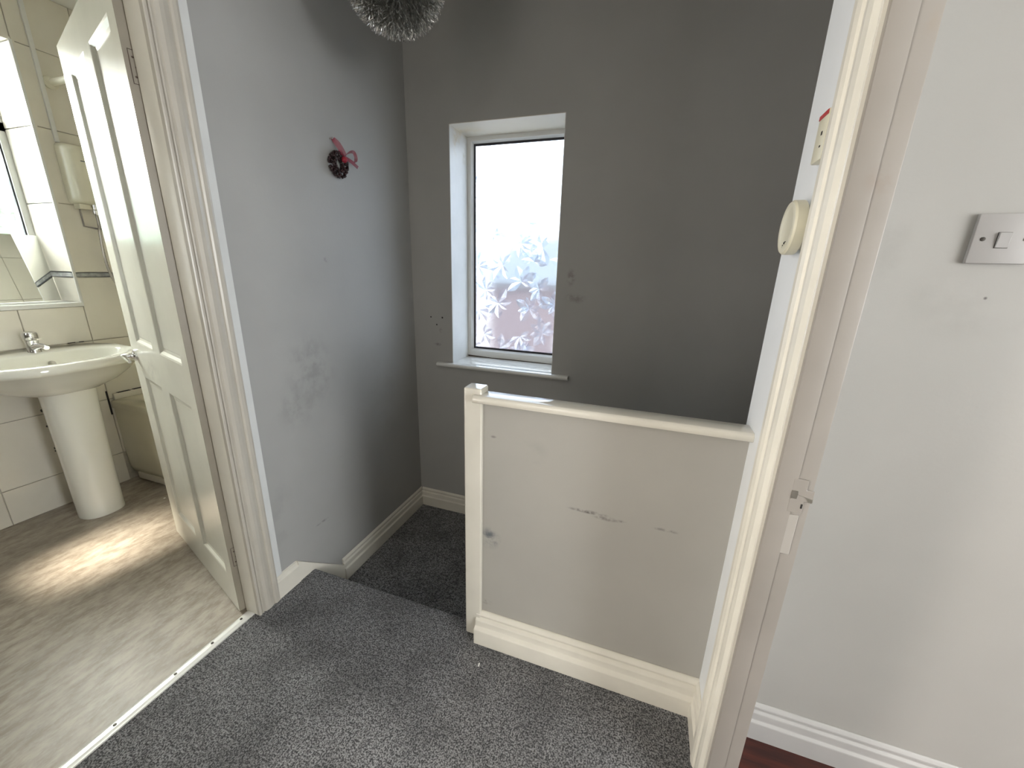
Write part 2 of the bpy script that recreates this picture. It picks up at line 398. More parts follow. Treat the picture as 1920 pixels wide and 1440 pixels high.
mb.prism([(0, -1.062, 0), (.016, -1.062, 0), (.016, -1.062, .076), (.009, -1.062, .082), (.007, -1.062, .095), (0, -1.062, .097)], (0, 1.062 - .958, 0))
struct(mb.build('baseboard_landing', m_white), 'short plain white skirting between bathroom door casing and stair edge', 'skirting board')
mb = MB()
mb.prism([(0, -.957, -.01), (0, -.957, .098), (0, -.716, -.118), (0, -.716, -.203), (0, -.88, -.203)], (.0135, 0, 0))
struct(mb.build('baseboard_raking', m_white, bevel=.001, seg=1), 'white raking board dropping from the landing to the lower step', 'skirting board')
skirting('baseboard_right', (W, -1.075), (W, -.932), (-1, 0), 0, m_white, 'stub of white skirting in the corner beside the bedroom door casing')
skirting('baseboard_bedroom', (1.579, -.943), (4.85, -.943), (0, -1), 0, plain('dull_bedroom_gloss', (.36, .345, .33), .35, var=.03), 'white skirting of the bedroom wall above the dark red floor')

# ------------------------------------------------------------------ door casings and jambs
def casing(parent_mat, wall_x, sgn, y_in, y_out, z0, z1, name, prof, label):
    mb = MB(); d = y_out - y_in
    mb.prism([(wall_x + sgn * t, y_in + d * s, z0) for s, t in prof], (0, 0, z1 - z0))
    return struct(mb.build(name, parent_mat), label, 'door casing')
CAS = [(0, 0), (0, .012), (.04, .0135), (.10, .0135), (.115, .008), (.14, .008), (.155, .0125), (.19, .0135), (.21, .0095), (.24, .0095),
       (.30, .0150), (.42, .0180), (.55, .0175), (.66, .0150), (.72, .0135), (.74, .0165), (.80, .0190), (.92, .0190), (1.0, .0165), (1.0, 0)]
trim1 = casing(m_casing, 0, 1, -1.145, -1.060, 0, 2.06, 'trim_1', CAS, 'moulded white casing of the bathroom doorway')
mb = MB(); mb.box(0, .006, -1.0600, -1.029, .092, HC)
struct(mb.build('trim_2', m_white_cool), 'thin pale strip between bathroom door casing and grey wall', 'trim')
mb = MB(); mb.box(-.100, 0, -1.127, -1.112, 0, 2.02); mb.box(-.058, .0, -1.145, -1.127, 0, 2.02)
j1 = struct(mb.build('trim_3', m_white, bevel=.0015), 'white jamb and stop on the hinge side of the bathroom doorway', 'door jamb')
mb = MB(); mb.box(-.100, 0, -1.93, -1.915, 0, 2.02); mb.box(-.100, 0, -1.915, -1.112, 2.0, 2.02)
struct(mb.build('trim_4', m_white, bevel=.0015), 'white head and far jamb of the bathroom doorway', 'door jamb')
CASR = [(0, 0), (0, .018), (.05, .0185), (.07, .0125), (.09, .0125), (.11, .0165), (.22, .0215), (.36, .0225), (.50, .0195), (.60, .0150), (.66, .0135), (.70, .0135), (.73, .0175),
        (.82, .0205), (.93, .0205), (1.0, .0165), (1.0, 0)]
trim5 = casing(m_white, W, -1, -1.182, -1.062, 0, 2.08, 'trim_5', CASR, 'moulded glossy white casing of the bedroom doorway')
mb = MB(); mb.box(1.522, 1.582, -1.190, -1.172, -.02, 2.02)
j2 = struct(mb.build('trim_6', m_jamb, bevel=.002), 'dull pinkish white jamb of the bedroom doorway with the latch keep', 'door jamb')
mb = MB(); mb.box(1.5222, 1.5545, -1.1925, -1.190, -.02, 2.02)
mb.build('door_stop', m_jamb, j2, bevel=.001)
mb = MB(); mb.box(1.522, 1.582, -2.01, -1.99, 0, 2.02); mb.box(1.522, 1.582, -1.99, -1.172, 2.0, 2.02)
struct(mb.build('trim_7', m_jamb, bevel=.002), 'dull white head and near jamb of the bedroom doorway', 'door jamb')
# latch keep let into the bedroom jamb
mb = MB(); mb.prism([(1.548, -1.1905, .866), (1.571, -1.1905, .866), (1.571, -1.1905, .890), (1.5835, -1.1905, .890), (1.5835, -1.1905, .913), (1.571, -1.1905, .913), (1.571, -1.1905, .933), (1.548, -1.1905, .933)], (0, -.0022, 0))
keep = mb.build('strike_plate', m_jamb, j2, bevel=.0007, seg=1); tag(keep, 'painted-over latch keep with a dark slot')
mb = MB(); mb.box(1.549, 1.5585, -1.1932, -1.1924, .894, .910); mb.build('latch_hole', m_steel, keep)
mb = MB(); mb.prism([(1.559, -1.1932, .9025), (1.583, -1.1932, .897), (1.583, -1.1932, .889), (1.578, -1.1932, .890), (1.571, -1.1932, .8985)], (0, .0008, 0)); mb.build('latch_lip', m_steel, keep)
mb = MB(); mb.box(1.567, 1.570, -1.1930, -1.1924, .876, .885); mb.build('plate_screw', m_dark, keep)
mb = MB(); mb.box(1.541, 1.569, -1.1922, -1.190, .775, .860)
mb.build('filler_patch', m_jamb_pale, j2, bevel=.001, seg=1)

# ------------------------------------------------------------------ landing window
FY = .200
win = thing('window_1', (.53, FY, wz0), 'narrow frosted leaf-pattern window over the stairs', 'window', 'structure')
mb = MB()
e = .0025
mb.box(wx0, wx0 + e, 0, FY, wz0, wz1); mb.box(wx1 - e, wx1, 0, FY, wz0, wz1); mb.box(wx0, wx1, 0, FY, wz1 - e, wz1)
tag(mb.build('reveal', m_reveal, win), 'white painted window reveal with a yellowed top corner')
fx0, fx1, fz0, fz1 = .268, .794, .803, 1.928
mb = MB(); mb.box(wx0, fx0, FY, FY + .06, wz0, wz1); mb.box(fx1, wx1, FY, FY + .06, wz0, wz1)
mb.box(fx0, fx1, FY, FY + .06, fz1, wz1); mb.box(fx0, fx1, FY, FY + .06, wz0, fz0)
frame = mb.build('window_frame', m_upvc, win)
mb = MB()   # glazing bead, sloping to the glass
def bead(mb, x0, x1, z0, z1, w, y0, y1):
    a = [(x0, y0, z0), (x1, y0, z0), (x1, y0, z1), (x0, y0, z1)]; b = [(x0 + w, y1, z0 + w), (x1 - w, y1, z0 + w), (x1 - w, y1, z1 - w), (x0 + w, y1, z1 - w)]
    mb.add(a + b, [(i, (i + 1) % 4, 4 + (i + 1) % 4, 4 + i) for i in range(4)])
bead(mb, fx0, fx1, fz0, fz1, .010, FY - .004, FY + .012); mb.build('glazing_bead', m_upvc, win)
mb = MB(); bead(mb, fx0 + .0098, fx1 - .0098, fz0 + .0098, fz1 - .0098, .012, FY + .0118, FY + .0130)
mb.build('gasket', m_gasket, win)
PY = FY + .020
mb = MB(); mb.box(fx0 + .008, fx1 - .008, PY, PY + .001, fz0 + .008, fz1 - .008)
pane = mb.build('pane', m_glass, win)
mb = MB(); mb.prism([(fx0 - .022, FY - .0012, wz0 + .0012), (fx1, FY - .0012, wz0 + .0012), (fx1, FY - .0012, wz0 + .0035), (.52, FY - .0012, wz0 + .006), (.40, FY - .0012, wz0 + .0045), (fx0 - .022, FY - .0012, wz0 + .010)], (0, .0012, 0)); mb.build('sealant_mould', m_rust, win)
pane.data.polygons.foreach_set('use_smooth', [False] * len(pane.data.polygons))

def leaf_relief(name, u0, u1, v0, v1, to3d, mat, parent, rows, seed, tones):
    """raised hand-shaped leaves pressed into the glass; u, v lie in the pane"""
    rnd = random.Random(seed); vs = []; fs = []; tone = []
    n_u = max(1, round((u1 - u0) / .15)); n_v = rows
    for i in range(n_u + 1):
        for j in range(n_v + 1):
            cu = u0 + (i + (.5 if j % 2 else 0) + rnd.uniform(-.25, .25)) * (u1 - u0) / n_u
            cv = v0 + (j + rnd.uniform(-.3, .3)) * (v1 - v0) / n_v
            a0 = rnd.uniform(0, 6.28); nl = rnd.choice((5, 6, 7))
            for k in range(nl):
                a = a0 + (k - nl / 2) * .80 + rnd.uniform(-.12, .12); ln = rnd.uniform(.06, .10); wd = ln * rnd.uniform(.20, .30)
                du, dv = math.cos(a), math.sin(a)
                P = lambda t, s, h: (min(u1, max(u0, cu + du * t * ln - dv * s * wd)), min(v1, max(v0, cv + dv * t * ln + du * s * wd)), h)
                mid = [P(0, 0, .001), P(.35, 0, .005), P(.7, 0, .0045), P(1, 0, .001)]
                for sg in (1, -1):
                    ed = [P(.22, sg * .55, .001), P(.55, sg * 1.0, .001), P(.82, sg * .6, .001)]
                    o = len(vs); vs += [to3d(*p) for p in mid + ed]
                    for f in ((0, 1, 4), (1, 5, 4), (1, 2, 5), (2, 6, 5), (2, 3, 6)):
                        fs.append(tuple(o + q for q in f)); t = rnd.choice(tones); tone.append(t)
    me = bpy.data.meshes.new(name); me.from_pydata(vs, [], fs)
    at = me.color_attributes.new('tone', 'FLOAT_COLOR', 'CORNER'); k = 0
    for p_, t in zip(me.polygons, tone):
        for li in p_.loop_indices: at.data[li].color = (*t, 1)
    me.materials.append(mat)
    o = bpy.data.objects.new(name, me); col.objects.link(o); adopt(o, parent); o['kind'] = 'stuff'
    return o
leaf_relief('leaf_relief', fx0 + .014, fx1 - .014, fz0 + .014, fz1 - .014, lambda u, v, h: (u, PY - .0003 - h, v), m_glass_leaf, win, 9, 3,
            [(.96, .98, 1), (.86, .89, .94), (.74, .77, .84), (.92, .95, 1.0), (.80, .86, .92)])
mb = MB()
mb.prism([(.154, -.026, wz0), (.154, -.033, .757), (.154, -.036, .751), (.154, -.033, .744), (.154, -.026, .7395), (.154, 0, .7395), (.154, 0, wz0)], (.757, 0, 0))
mb.box(wx0, wx1, -.004, FY + .002, .7395, wz0 + .0008)
tag(mb.build('sill', m_sill, win, bevel=.001, seg=1), 'glossy white window board with a rounded nose')
hole = MB()
holes = thing('wall_plug_holes', (.146, 0, .97), 'three small dark screw holes in grey wall left of the landing window', 'holes')
for (hx, hz, r) in ((.110, 1.013, .004), (.182, 1.013, .005), (.146, .972, .0042)):
    mb = MB(); mb.lathe([(r, -.0006), (r * .9, -.0009), (.001, -.0009)], (hx, 0, hz), 'y', 12); mb.build('plug_hole', m_dark, holes)

# ------------------------------------------------------------------ balustrade: half wall, newel, rail, skirting
bal = thing('stair_balustrade', (1.15, -.92, 0), 'solid grey half wall with white newel post and rail guarding the stairs', 'balustrade')
mb = MB(); mb.box(.815, W, -.930, -.900, -1.6, .900)
tag(mb.build('half_wall_panel', m_half, bal), 'scuffed grey painted panel')
mb = MB(); mb.box(.7705, .8090, -.945, -.889, .010, .9405); mb.box(.8090, .8285, -.945, -.889, .010, .9405)
mb = MB(); mb.box(.7705, .8285, -.944, -.889, .012, .9405)
newel = mb.build('newel_post', m_gloss, bal, bevel=.006, seg=3)
mb = MB(); mb.box(.7705, .8285, -.889 - .04, -.889, -1.5, .05); mb.build('newel_drop', m_white, bal)
mb = MB(); mb.prism([(.806, -.957, .900), (.806, -.962, .903), (.806, -.962, .917), (.806, -.957, .9225), (.806, -.954, .9235), (.806, -.899, .9235), (.806, -.896, .920), (.806, -.896, .900)], (W - .806, 0, 0))
tag(mb.build('cap_rail', m_gloss, bal, bevel=.0008, seg=1), 'glossy white top rail')
mb = MB(); mb.prism([(.812, -.930 - u * 1.9, v * 1.03) for u, v in SK], (W - .812, 0, 0))
tag(mb.build('skirting', m_white, bal, bevel=.0008, seg=1), 'moulded white skirting')

# ------------------------------------------------------------------ bathroom door
DW, DT, DZ0, DZ1 = .764, .036, .008, 1.989
def make_door(name, H, U, Nn, label):
    door = thing(name, (H.x, H.y, 0), label, 'door', 'structure')
    def D(s, t, z): return H + U * s + Nn * t + Vector((0, 0, z))      # along the leaf, through it, up
    PAN = [(.066, .316, .150, .815), (.404, .650, .150, .815), (.066, .316, .955, 1.885), (.404, .650, .955, 1.885)]
    def leaf_face(t0, depth_sign):
        """front or back skin of the door with four sunk panels framed by an ogee"""
        mb = MB()
        S = [0, .066, .316, .404, .650, DW]; Z = [DZ0, .150, .815, .955, 1.885, DZ1]
        for i in range(5):
            for j in range(5):
                pan = any(abs(S[i] - p[0]) < 1e-6 and abs(Z[j] - p[2]) < 1e-6 for p in PAN)
                if not pan:
                    mb.add([D(S[i], t0, Z[j]), D(S[i+1], t0, Z[j]), D(S[i+1], t0, Z[j+1]), D(S[i], t0, Z[j+1])], [(0, 1, 2, 3)])
        return mb
    mb = leaf_face(0, 1); b2 = leaf_face(DT, -1); mb.add(b2.v, b2.f)
    c = [(0, DZ0), (DW, DZ0), (DW, DZ1), (0, DZ1)]
    for i in range(4):
        (s0, z0), (s1, z1) = c[i], c[(i+1) % 4]
        if i != 3: mb.add([D(s0, 0, z0), D(s1, 0, z1), D(s1, DT, z1), D(s0, DT, z0)], [(0, 1, 2, 3)])
    door_leaf = mb.build('door_leaf', m_door, door)
    mb = MB(); mb.add([D(0, 0, DZ0), D(0, DT, DZ0), D(0, DT, DZ1), D(0, 0, DZ1)], [(0, 1, 2, 3)])
    tag(mb.build('hinge_edge', m_door_edge, door), 'dull cream hinge edge')
    for (s0, s1, z0, z1) in PAN:
        mb = MB()
        for t0, sg in ((0, 1), (DT, -1)):
            steps = [(0, 0), (.006, .0015), (.014, .0085), (.024, .0105), (.028, .0095), (.030, .0095)]
            rings = []
            for q, d in steps:
                t = t0 + sg * d
                rings.append([D(s0 + q, t, z0 + q), D(s1 - q, t, z0 + q), D(s1 - q, t, z1 - q), D(s0 + q, t, z1 - q)])
            mb.rings(rings, caps=False); mb.add(rings[-1], [(0, 1, 2, 3)])
        mb.build('panel', m_door, door)
    # lever handle on its rose
    hp = D(.716, 0, .897)
    def lever(side):
        s = -1 if side == 0 else 1; t0 = 0 if side == 0 else DT
        mb = MB()
        c0 = D(.708, t0, .895)
        ax = Nn * s
        def ringc(c, r, n=14): return [c + (U * math.cos(2*math.pi*i/n) + Vector((0,0,1)) * math.sin(2*math.pi*i/n)) * r for i in range(n)]
        mb.rings([ringc(c0, .024), ringc(c0 + ax * .006, .024), ringc(c0 + ax * .009, .018), ringc(c0 + ax * .010, .010), ringc(c0 + ax * .042, .009), ringc(c0 + ax * .046, .006)])
        h = mb.build('door_handle', m_chrome, door, smooth=True)
        mb = MB(); q = c0 + ax * .040
        mb.tube([q + U * .004, q - U * .03, q - U * .075 + Vector((0, 0, -.004)), q - U * .105 + Vector((0, 0, -.006))], .008, 10, rr=[.0085, .008, .007, .006])
        mb.build('handle_lever', m_chrome, h, smooth=True)
    lever(0); lever(1)
    # the latch face on the leading edge
    mb = MB(); mb.add([D(DW + .0008, .008, .84), D(DW + .0008, .028, .84), D(DW + .0008, .028, .96), D(DW + .0008, .008, .96)], [(0, 1, 2, 3)]); mb.build('latch_plate', m_steel, door)
    for hz in (1.757, .245):
        mb = MB()
        mb.add([D(-.0006, .012, hz - .038), D(-.0006, DT - .001, hz - .038), D(-.0006, DT - .001, hz + .038), D(-.0006, .012, hz + .038)], [(0, 1, 2, 3)])
        hg = mb.build('hinge', m_door_edge, door); tag(hg, 'painted-over butt hinge with dark knuckle')
        mb = MB()
        for (t0, t1, q0, q1) in ((.010, DT - .001, .0375, .0392), (.010, DT - .001, -.0392, -.0375), (.0095, .0112, -.039, .039)):
            mb.add([D(-.0009, t0, hz + q0), D(-.0009, t1, hz + q0), D(-.0009, t1, hz + q1), D(-.0009, t0, hz + q1)], [(0, 1, 2, 3)])
        mb.build('hinge_recess', m_rust, hg)
        mb = MB(); kp = D(-.0045, DT - .002, 0)
        for k in range(5):
            mb.lathe([(.0045, hz - .038 + k * .0153), (.0045, hz - .038 + k * .0153 + .0135)], kp, 'z', 10)
        mb.build('knuckle', m_steel, hg, smooth=True)
        mb = MB()
        for k in range(6):
            mb.lathe([(.0064, hz - .0385 + k * .0153 - .0015), (.0064, hz - .0385 + k * .0153 + .0018)], kp, 'z', 8)
        mb.build('knuckle_grime', m_rust, hg)
        mb = MB()
        for (dt, dz) in ((.018, .022), (.022, 0), (.018, -.022)):
            c0 = D(-.0009, dt, hz + dz); mb.add([c0 + Nn * (.0028 * math.cos(a * .785)) + Vector((0, 0, .0028 * math.sin(a * .785))) for a in range(8)], [tuple(range(8))])
        mb.build('hinge_screw', m_rust, hg)

A = .3087
make_door('door_1', Vector((-.069, -1.162, 0)), Vector((-math.cos(A), math.sin(A), 0)), Vector((math.sin(A), math.cos(A), 0)), 'white glossy four-panel bathroom door standing open')
make_door('door_2', Vector((1.590, -1.990, 0)), Vector((1, 0, 0)), Vector((0, 1, 0)), 'white four-panel bedroom door standing open, just out of view')

# threshold strip
ts = thing('threshold_strip', (-.034, -1.5, 0), 'white metal threshold strip between grey carpet and bathroom vinyl', 'threshold strip')
mb = MB(); mb.prism([(-.052, -1.915, 0), (-.050, -1.915, .003), (-.042, -1.915, .0055), (-.028, -1.915, .0060), (-.020, -1.915, .0045), (-.015, -1.915, .004), (-.014, -1.915, 0)], (0, 1.915 - 1.146, 0))
mb.build('cover_plate', m_alu, ts)
for k, yy in enumerate((-1.183, -1.288, -1.404, -1.560, -1.715, -1.865)):
    mb = MB(); mb.lathe([(.0045, .0058), (.0042, .0072), (.001, .0076)], (-.035, yy, 0), 'z', 12); mb.build('screw', m_screw, ts, smooth=True)

# ------------------------------------------------------------------ bathroom shell and tiles
hy0, hy1, hz0, hz1 = -1.298, -.698, 1.052, 2.212       # bathroom window recess
wall_bath = shell('wall_bathroom', [(-1.85, BX - .008, hy1, 0, -.1, HC), (-1.85, BX - .008, -2.0, hy0, -.1, HC), (-1.85, BX - .008, hy0, hy1, -.1, hz0 - .02), (-1.85, BX - .008, hy0, hy1, hz1 + .008, HC)],
      m_grout, 'cream tiled bathroom wall behind the washbasin')
wall_bath_end = shell('wall_bathroom_end', [(BX, -.10, -.010, 0, -.1, HC)], m_grout, 'cream tiled bathroom wall at the back of the bath')
wall_bath_in = shell('wall_bathroom_inner', [(-.100, -.092, -1.05, -.01, -.1, HC)], m_grout, 'cream tiled bathroom wall behind the open door')
shell('wall_bathroom_side', [(-1.85, -1.20, -2.1, -2.0, -.1, HC), (-.86, -.092, -2.1, -2.0, -.1, HC), (-1.20, -.86, -2.1, -2.0, -.1, 1.08), (-1.20, -.86, -2.1, -2.0, 1.84, HC)], m_bed_wall, 'plain off-white side wall of the bathroom')
ROWS = [(0, .180), (.180, .512), (.512, .848), (.848, 1.182), (1.207, 1.540), (1.540, 1.876), (1.876, 2.212), (2.212, HC)]
_tiles = {}
def tile(w, h, axis, sgn, parent, a, z, name='tile', mat=None, thick=.008, g=.0016, plane=0.0):
    """one tile lying on a wall; axis = the wall's normal; a = position along the wall"""
    mat = mat or m_tile
    key = (round(w, 3), round(h, 3), axis, sgn, mat.name, thick)
    if key not in _tiles:
        mb = MB(); bv = .0022
        def P(u, v, d): return (sgn * d, u, v) if axis == 'x' else (u, sgn * d, v)
        back = [P(g, g, 0), P(w - g, g, 0), P(w - g, h - g, 0), P(g, h - g, 0)]
        mid = [P(g, g, thick - bv * .6), P(w - g, g, thick - bv * .6), P(w - g, h - g, thick - bv * .6), P(g, h - g, thick - bv * .6)]
        fr = [P(g + bv, g + bv, thick), P(w - g - bv, g + bv, thick), P(w - g - bv, h - g - bv, thick), P(g + bv, h - g - bv, thick)]
        mb.rings([back, mid, fr])
        o = mb.build(name, mat); me = o.data; bpy.data.objects.remove(o); _tiles[key] = me
    o = bpy.data.objects.new(name, _tiles[key]); col.objects.link(o)
    adopt(o, parent)
    o.location = (plane, a, z) if axis == 'x' else (a, plane, z)
    jit = random.uniform(-.0025, .0025)
    o.rotation_euler = (0, jit, 0) if axis == 'x' else (jit, 0, 0)
    return o
def border(axis, sgn, plane, a0, a1, parent):
    mb = MB()
    def pr(pts):
        if axis == 'x': mb.prism([(plane + sgn * d, a0, z) for d, z in pts], (0, a1 - a0, 0))
        else: mb.prism([(a0, plane + sgn * d, z) for d, z in pts], (a1 - a0, 0, 0))
    pr([(0, 1.183), (.007, 1.183), (.010, 1.188), (.010, 1.201), (.007, 1.206), (0, 1.206)])
    o = mb.build('border_tile', m_border, parent)
    mb = MB(); 
    for z in (1.1835, 1.2035):
        pr([(.004, z), (.0085, z), (.0085, z + .003), (.004, z + .003)])
    mb.build('border_line', m_border_dark, o)
ycols = [-1.898, -1.658, -1.418, -1.298, -1.178, -.938, -.698, -.458, -.218, -.008]
for k in range(len(ycols) - 1):
    a, b = ycols[k], ycols[k + 1]
    over = hy0 - .01 < a and b < hy1 + .01
    for (z0, z1) in ROWS:
        if over and z0 >= 1.05 and z1 <= hz1 + .01: continue
        if over and z0 < 1.05 < z1: z1 = hz0 - .018
        if z1 <= .54 and a > -.70: 
            if z1 < .2: continue
        tile(b - a, z1 - z0, 'x', 1, wall_bath, a, z0, plane=BX - .008)
    if not over: border('x', 1, BX - .008, a + .001, b - .001, wall_bath)
xcols = [BX + .002 + .24 * k for k in range(7)] + [-.102]
for k in range(len(xcols) - 1):
    a, b = xcols[k], xcols[k + 1]
    if b - a < .02: continue
    for (z0, z1) in ROWS[2:]:
        tile(b - a, z1 - max(z0, .54), 'y', -1, wall_bath_end, a, max(z0, .54), plane=-.010)
    border('y', -1, -.010, a + .001, b - .001, wall_bath_end)
icols = [-1.05, -.938, -.698, -.458, -.218, -.018]
for k in range(5):
    for (z0, z1) in ROWS[1:]:
        if k > 1 and z1 < .54: continue
        tile(icols[k+1] - icols[k], z1 - z0, 'x', -1, wall_bath_in, icols[k], z0, plane=-.100)
    border('x', -1, -.100, icols[k] + .001, icols[k + 1] - .001, wall_bath_in)

# bathroom window
win2 = thing('window_2', (-1.82, -1.0, hz0), 'bright frosted bathroom window in a tiled recess over the washbasin', 'window', 'structure')
WX = -1.822
mb = MB(); mb.box(WX - .05, BX, hy1, hy1 + .012, hz0, hz1 + .004); mb.box(WX - .05, BX, hy0 - .012, hy0, hz0, hz1 + .004); mb.box(WX - .05, BX, hy0, hy1, hz1, hz1 + .012)
mb.build('recess', m_tile, win2)
zs = [hz0, 1.182, 1.207, 1.540, 1.876, hz1]
for i in range(5):
    mb = MB()
    if i == 1:
        mb.prism([(WX, hy1, 1.183), (WX, hy1 - .007, 1.183), (WX, hy1 - .009, 1.188), (WX, hy1 - .009, 1.201), (WX, hy1 - .007, 1.206), (WX, hy1, 1.206)], (BX - WX - .004, 0, 0))
        bt = mb.build('border_tile', m_border, win2)
        mb = MB(); mb.box(WX, BX - .004, hy1 - .0086, hy1 - .004, 1.1835, 1.1865); mb.box(WX, BX - .004, hy1 - .0086, hy1 - .004, 1.2035, 1.2065); mb.build('border_line', m_border_dark, bt)
    else:
        mb.box(WX, BX - .004, hy1 - .006, hy1, zs[i] + .0016, zs[i + 1] - .0016); mb.build('tile', m_tile, win2, bevel=.002, seg=1)
mb = MB(); mb.box(BX - .006, BX + .003, hy1 - .007, hy1 + .004, hz0, hz1 + .004)
mb.build('edge_trim', m_upvc, win2, bevel=.002)
mb = MB(); mb.box(WX, BX + .006, hy0, hy1 + .002, hz0 - .018, hz0 + .002)
tag(mb.build('sill', m_upvc, win2, bevel=.003), 'white window board under the leaning mirror')
fy0, fy1, fzb, fzt = hy0 + .035, hy1 - .032, 1.10, 1.862
mb = MB()
mb.box(WX - .05, WX, hy1 - .032, hy1, hz0, hz1); mb.box(WX - .05, WX, hy0, hy0 + .035, hz0, hz1)
mb.box(WX - .05, WX, hy0, hy1, hz0, fzb); mb.box(WX - .05, WX, hy0, hy1, 1.862, 1.905); mb.box(WX - .05, WX, hy0, hy1, 2.17, hz1)
mb.build('window_frame', m_upvc, win2, bevel=.003)
mb = MB()
for (a, b, z0, z1) in ((fy0, fy1, fzb, 1.862),):
    for q in ((a, a + .006, z0, z1), (b - .006, b, z0, z1), (a, b, z0, z0 + .006), (a, b, z1 - .006, z1)):
        mb.box(WX - .022, WX - .008, q[0], q[1], q[2], q[3])
mb.build('gasket', m_gasket, win2)
for (a, b, z0, z1) in ((fy0, fy1, fzb, 1.862), (fy0, fy1, 1.905, 2.17)):
    mb = MB(); mb.box(WX - .026, WX - .025, a, b, z0, z1); mb.build('pane', m_glass_b, win2)
leaf_relief('leaf_relief', fy0, fy1, fzb, 1.862, lambda u, v, h: (WX - .0245 + h, u, v), m_glass_leaf, win2, 7, 11,
            [(.97, 1, .99), (.84, .92, .90), (.76, .86, .83), (.92, .97, .96)])

# unseen side window of the bathroom, added so the sun reaches the vinyl
win3 = thing('added_side_window', (-1.03, -2.05, 1.08), 'small unseen side window added to let the sun onto the bathroom floor', 'window', 'structure')
mb = MB()
for q in ((-1.20, -1.17, 1.08, 1.84), (-.89, -.86, 1.08, 1.84), (-1.17, -.89, 1.08, 1.12), (-1.17, -.89, 1.80, 1.84)): mb.box(q[0], q[1], -2.08, -2.03, q[2], q[3])
mb.build('window_frame', m_upvc, win3)  # frame of the added side window
mb = MB(); mb.box(-1.17, -.89, -2.056, -2.055, 1.12, 1.80); mb.build('pane', m_glass_s, win3)

# ------------------------------------------------------------------ bathroom things
# mirror leaning in the window recess
mr = thing('mirror', (-1.775, -1.05, hz0), 'frameless mirror leaning in the bathroom window recess above the washbasin', 'mirror')
mb = MB(); y0, y1 = -1.25, -.706
bx_, bz_, tx_, tz_ = -1.757, hz0 + .003, -1.815, 1.385
n = Vector((tz_ - bz_, 0, bx_ - tx_)).normalized()
def slab4(mb, off0, off1, y0, y1, s0=0.0, s1=1.0):
    p = Vector((bx_, 0, bz_)); q = Vector((tx_, 0, tz_)); a = p.lerp(q, s0); b = p.lerp(q, s1)
    mb.prism([a + n * off0 + Vector((0, y0, 0)), a + n * off1 + Vector((0, y0, 0)), b + n * off1 + Vector((0, y0, 0)), b + n * off0 + Vector((0, y0, 0))], (0, y1 - y0, 0))
slab4(mb, 0, .0045, y0, y1); mb.build('mirror_glass', m_mirror, mr)
mb = MB(); slab4(mb, -.003, -.0002, y0 + .002, y1 - .002); mb.build('backing', m_upvc_dirty, mr)

# washbasin on its pedestal
YC, PC = -.945, -1.36
basin = thing('washbasin', (-1.40, YC, 0), 'white ceramic washbasin on a tall pedestal under the bathroom window', 'washbasin')
def basin_ring(hw, xb, xf, z, n=48, p=2.5):
    """back edge xb flat against the wall, bulging to xf at the front"""
    ring = []
    for i in range(n):
        a = 2 * math.pi * i / n
        c, s = math.cos(a), math.sin(a)
        e = 2 / p
        uu = math.copysign(abs(c) ** e, c); vv = math.copysign(abs(s) ** e, s)
        xm = xb + (xf - xb) * .40
        x = xm + (uu * (xf - xm) if uu > 0 else uu * (xm - xb))
        ring.append(Vector((x, YC + vv * hw, z)))
    return ring
mb = MB()
R_ = [basin_ring(.10, -1.50, -1.30, .655), basin_ring(.15, -1.55, -1.26, .668), basin_ring(.215, -1.575, -1.21, .70), basin_ring(.268, -1.583, -1.165, .745), basin_ring(.300, -1.583, -1.135, .785),
      basin_ring(.306, -1.583, -1.128, .789), basin_ring(.309, -1.583, -1.125, .800), basin_ring(.308, -1.583, -1.126, .818), basin_ring(.302, -1.583, -1.132, .826), basin_ring(.292, -1.580, -1.142, .829),
      basin_ring(.268, -1.472, -1.168, .8285, p=2.2), basin_ring(.258, -1.466, -1.178, .822, p=2.2), basin_ring(.238, -1.455, -1.20, .790, p=2.2), basin_ring(.19, -1.44, -1.235, .745, p=2.1), basin_ring(.11, -1.40, -1.28, .715, p=2), basin_ring(.03, -1.36, -1.32, .708, p=2)]
for r in R_:                                              # the ledge by the wall stands a little higher
    for q in r:
        if q.z > .786: q.z += max(0, (-1.40 - q.x)) * .10 * min(1, (q.z - .786) / .03)
mb.rings(R_)
bowl = mb.build('bowl', m_ceramic, basin, smooth=True, angle=60)
mb = MB(); rings = []
for z, hw, xf in ((0.0, .0865, -1.272), (.012, .0875, -1.271), (.02, .0862, -1.273), (.30, .088, -1.270), (.60, .094, -1.262), (.678, .098, -1.256)):
    ring = []
    for i in range(36):
        a = 2 * math.pi * i / 36; c_, s_ = math.cos(a), math.sin(a)
        xm = xf - .085
        ring.append((xm + (.085 if c_ > 0 else .080) * math.copysign(abs(c_) ** .85, c_), YC + hw * math.copysign(abs(s_) ** .9, s_), z))
    rings.append(ring)
mb.rings(rings); tag(mb.build('pedestal', m_ceramic, basin, smooth=True, angle=50), 'white ceramic column')
mb = MB(); mb.lathe([(.0001, .0), (.006, .002), (.0135, .003), (.0135, .000)], (0, 0, 0), 'z', 18)
ov = mb.build('overflow', m_steel, basin, smooth=True); ov.location = Vector((-1.437, YC + .012, .785)); ov.rotation_euler = (0, math.radians(65), 0)
mb = MB(); tx, ty, tz = -1.515, YC - .004, .832
mb.lathe([(.024, 0), (.025, .006), (.0225, .012), (.0215, .05), (.024, .060), (.024, .064)], (tx, ty, tz), 'z', 22)
tap = mb.build('tap', m_chrome, basin, smooth=True)
mb = MB(); mb.tube([(tx + .005, ty, tz + .028), (tx + .05, ty, tz + .040), (tx + .095, ty, tz + .042), (tx + .115, ty, tz + .036)], .012, 12, rr=[.017, .0135, .0115, .0105])
mb.build('spout', m_chrome, tap, smooth=True)
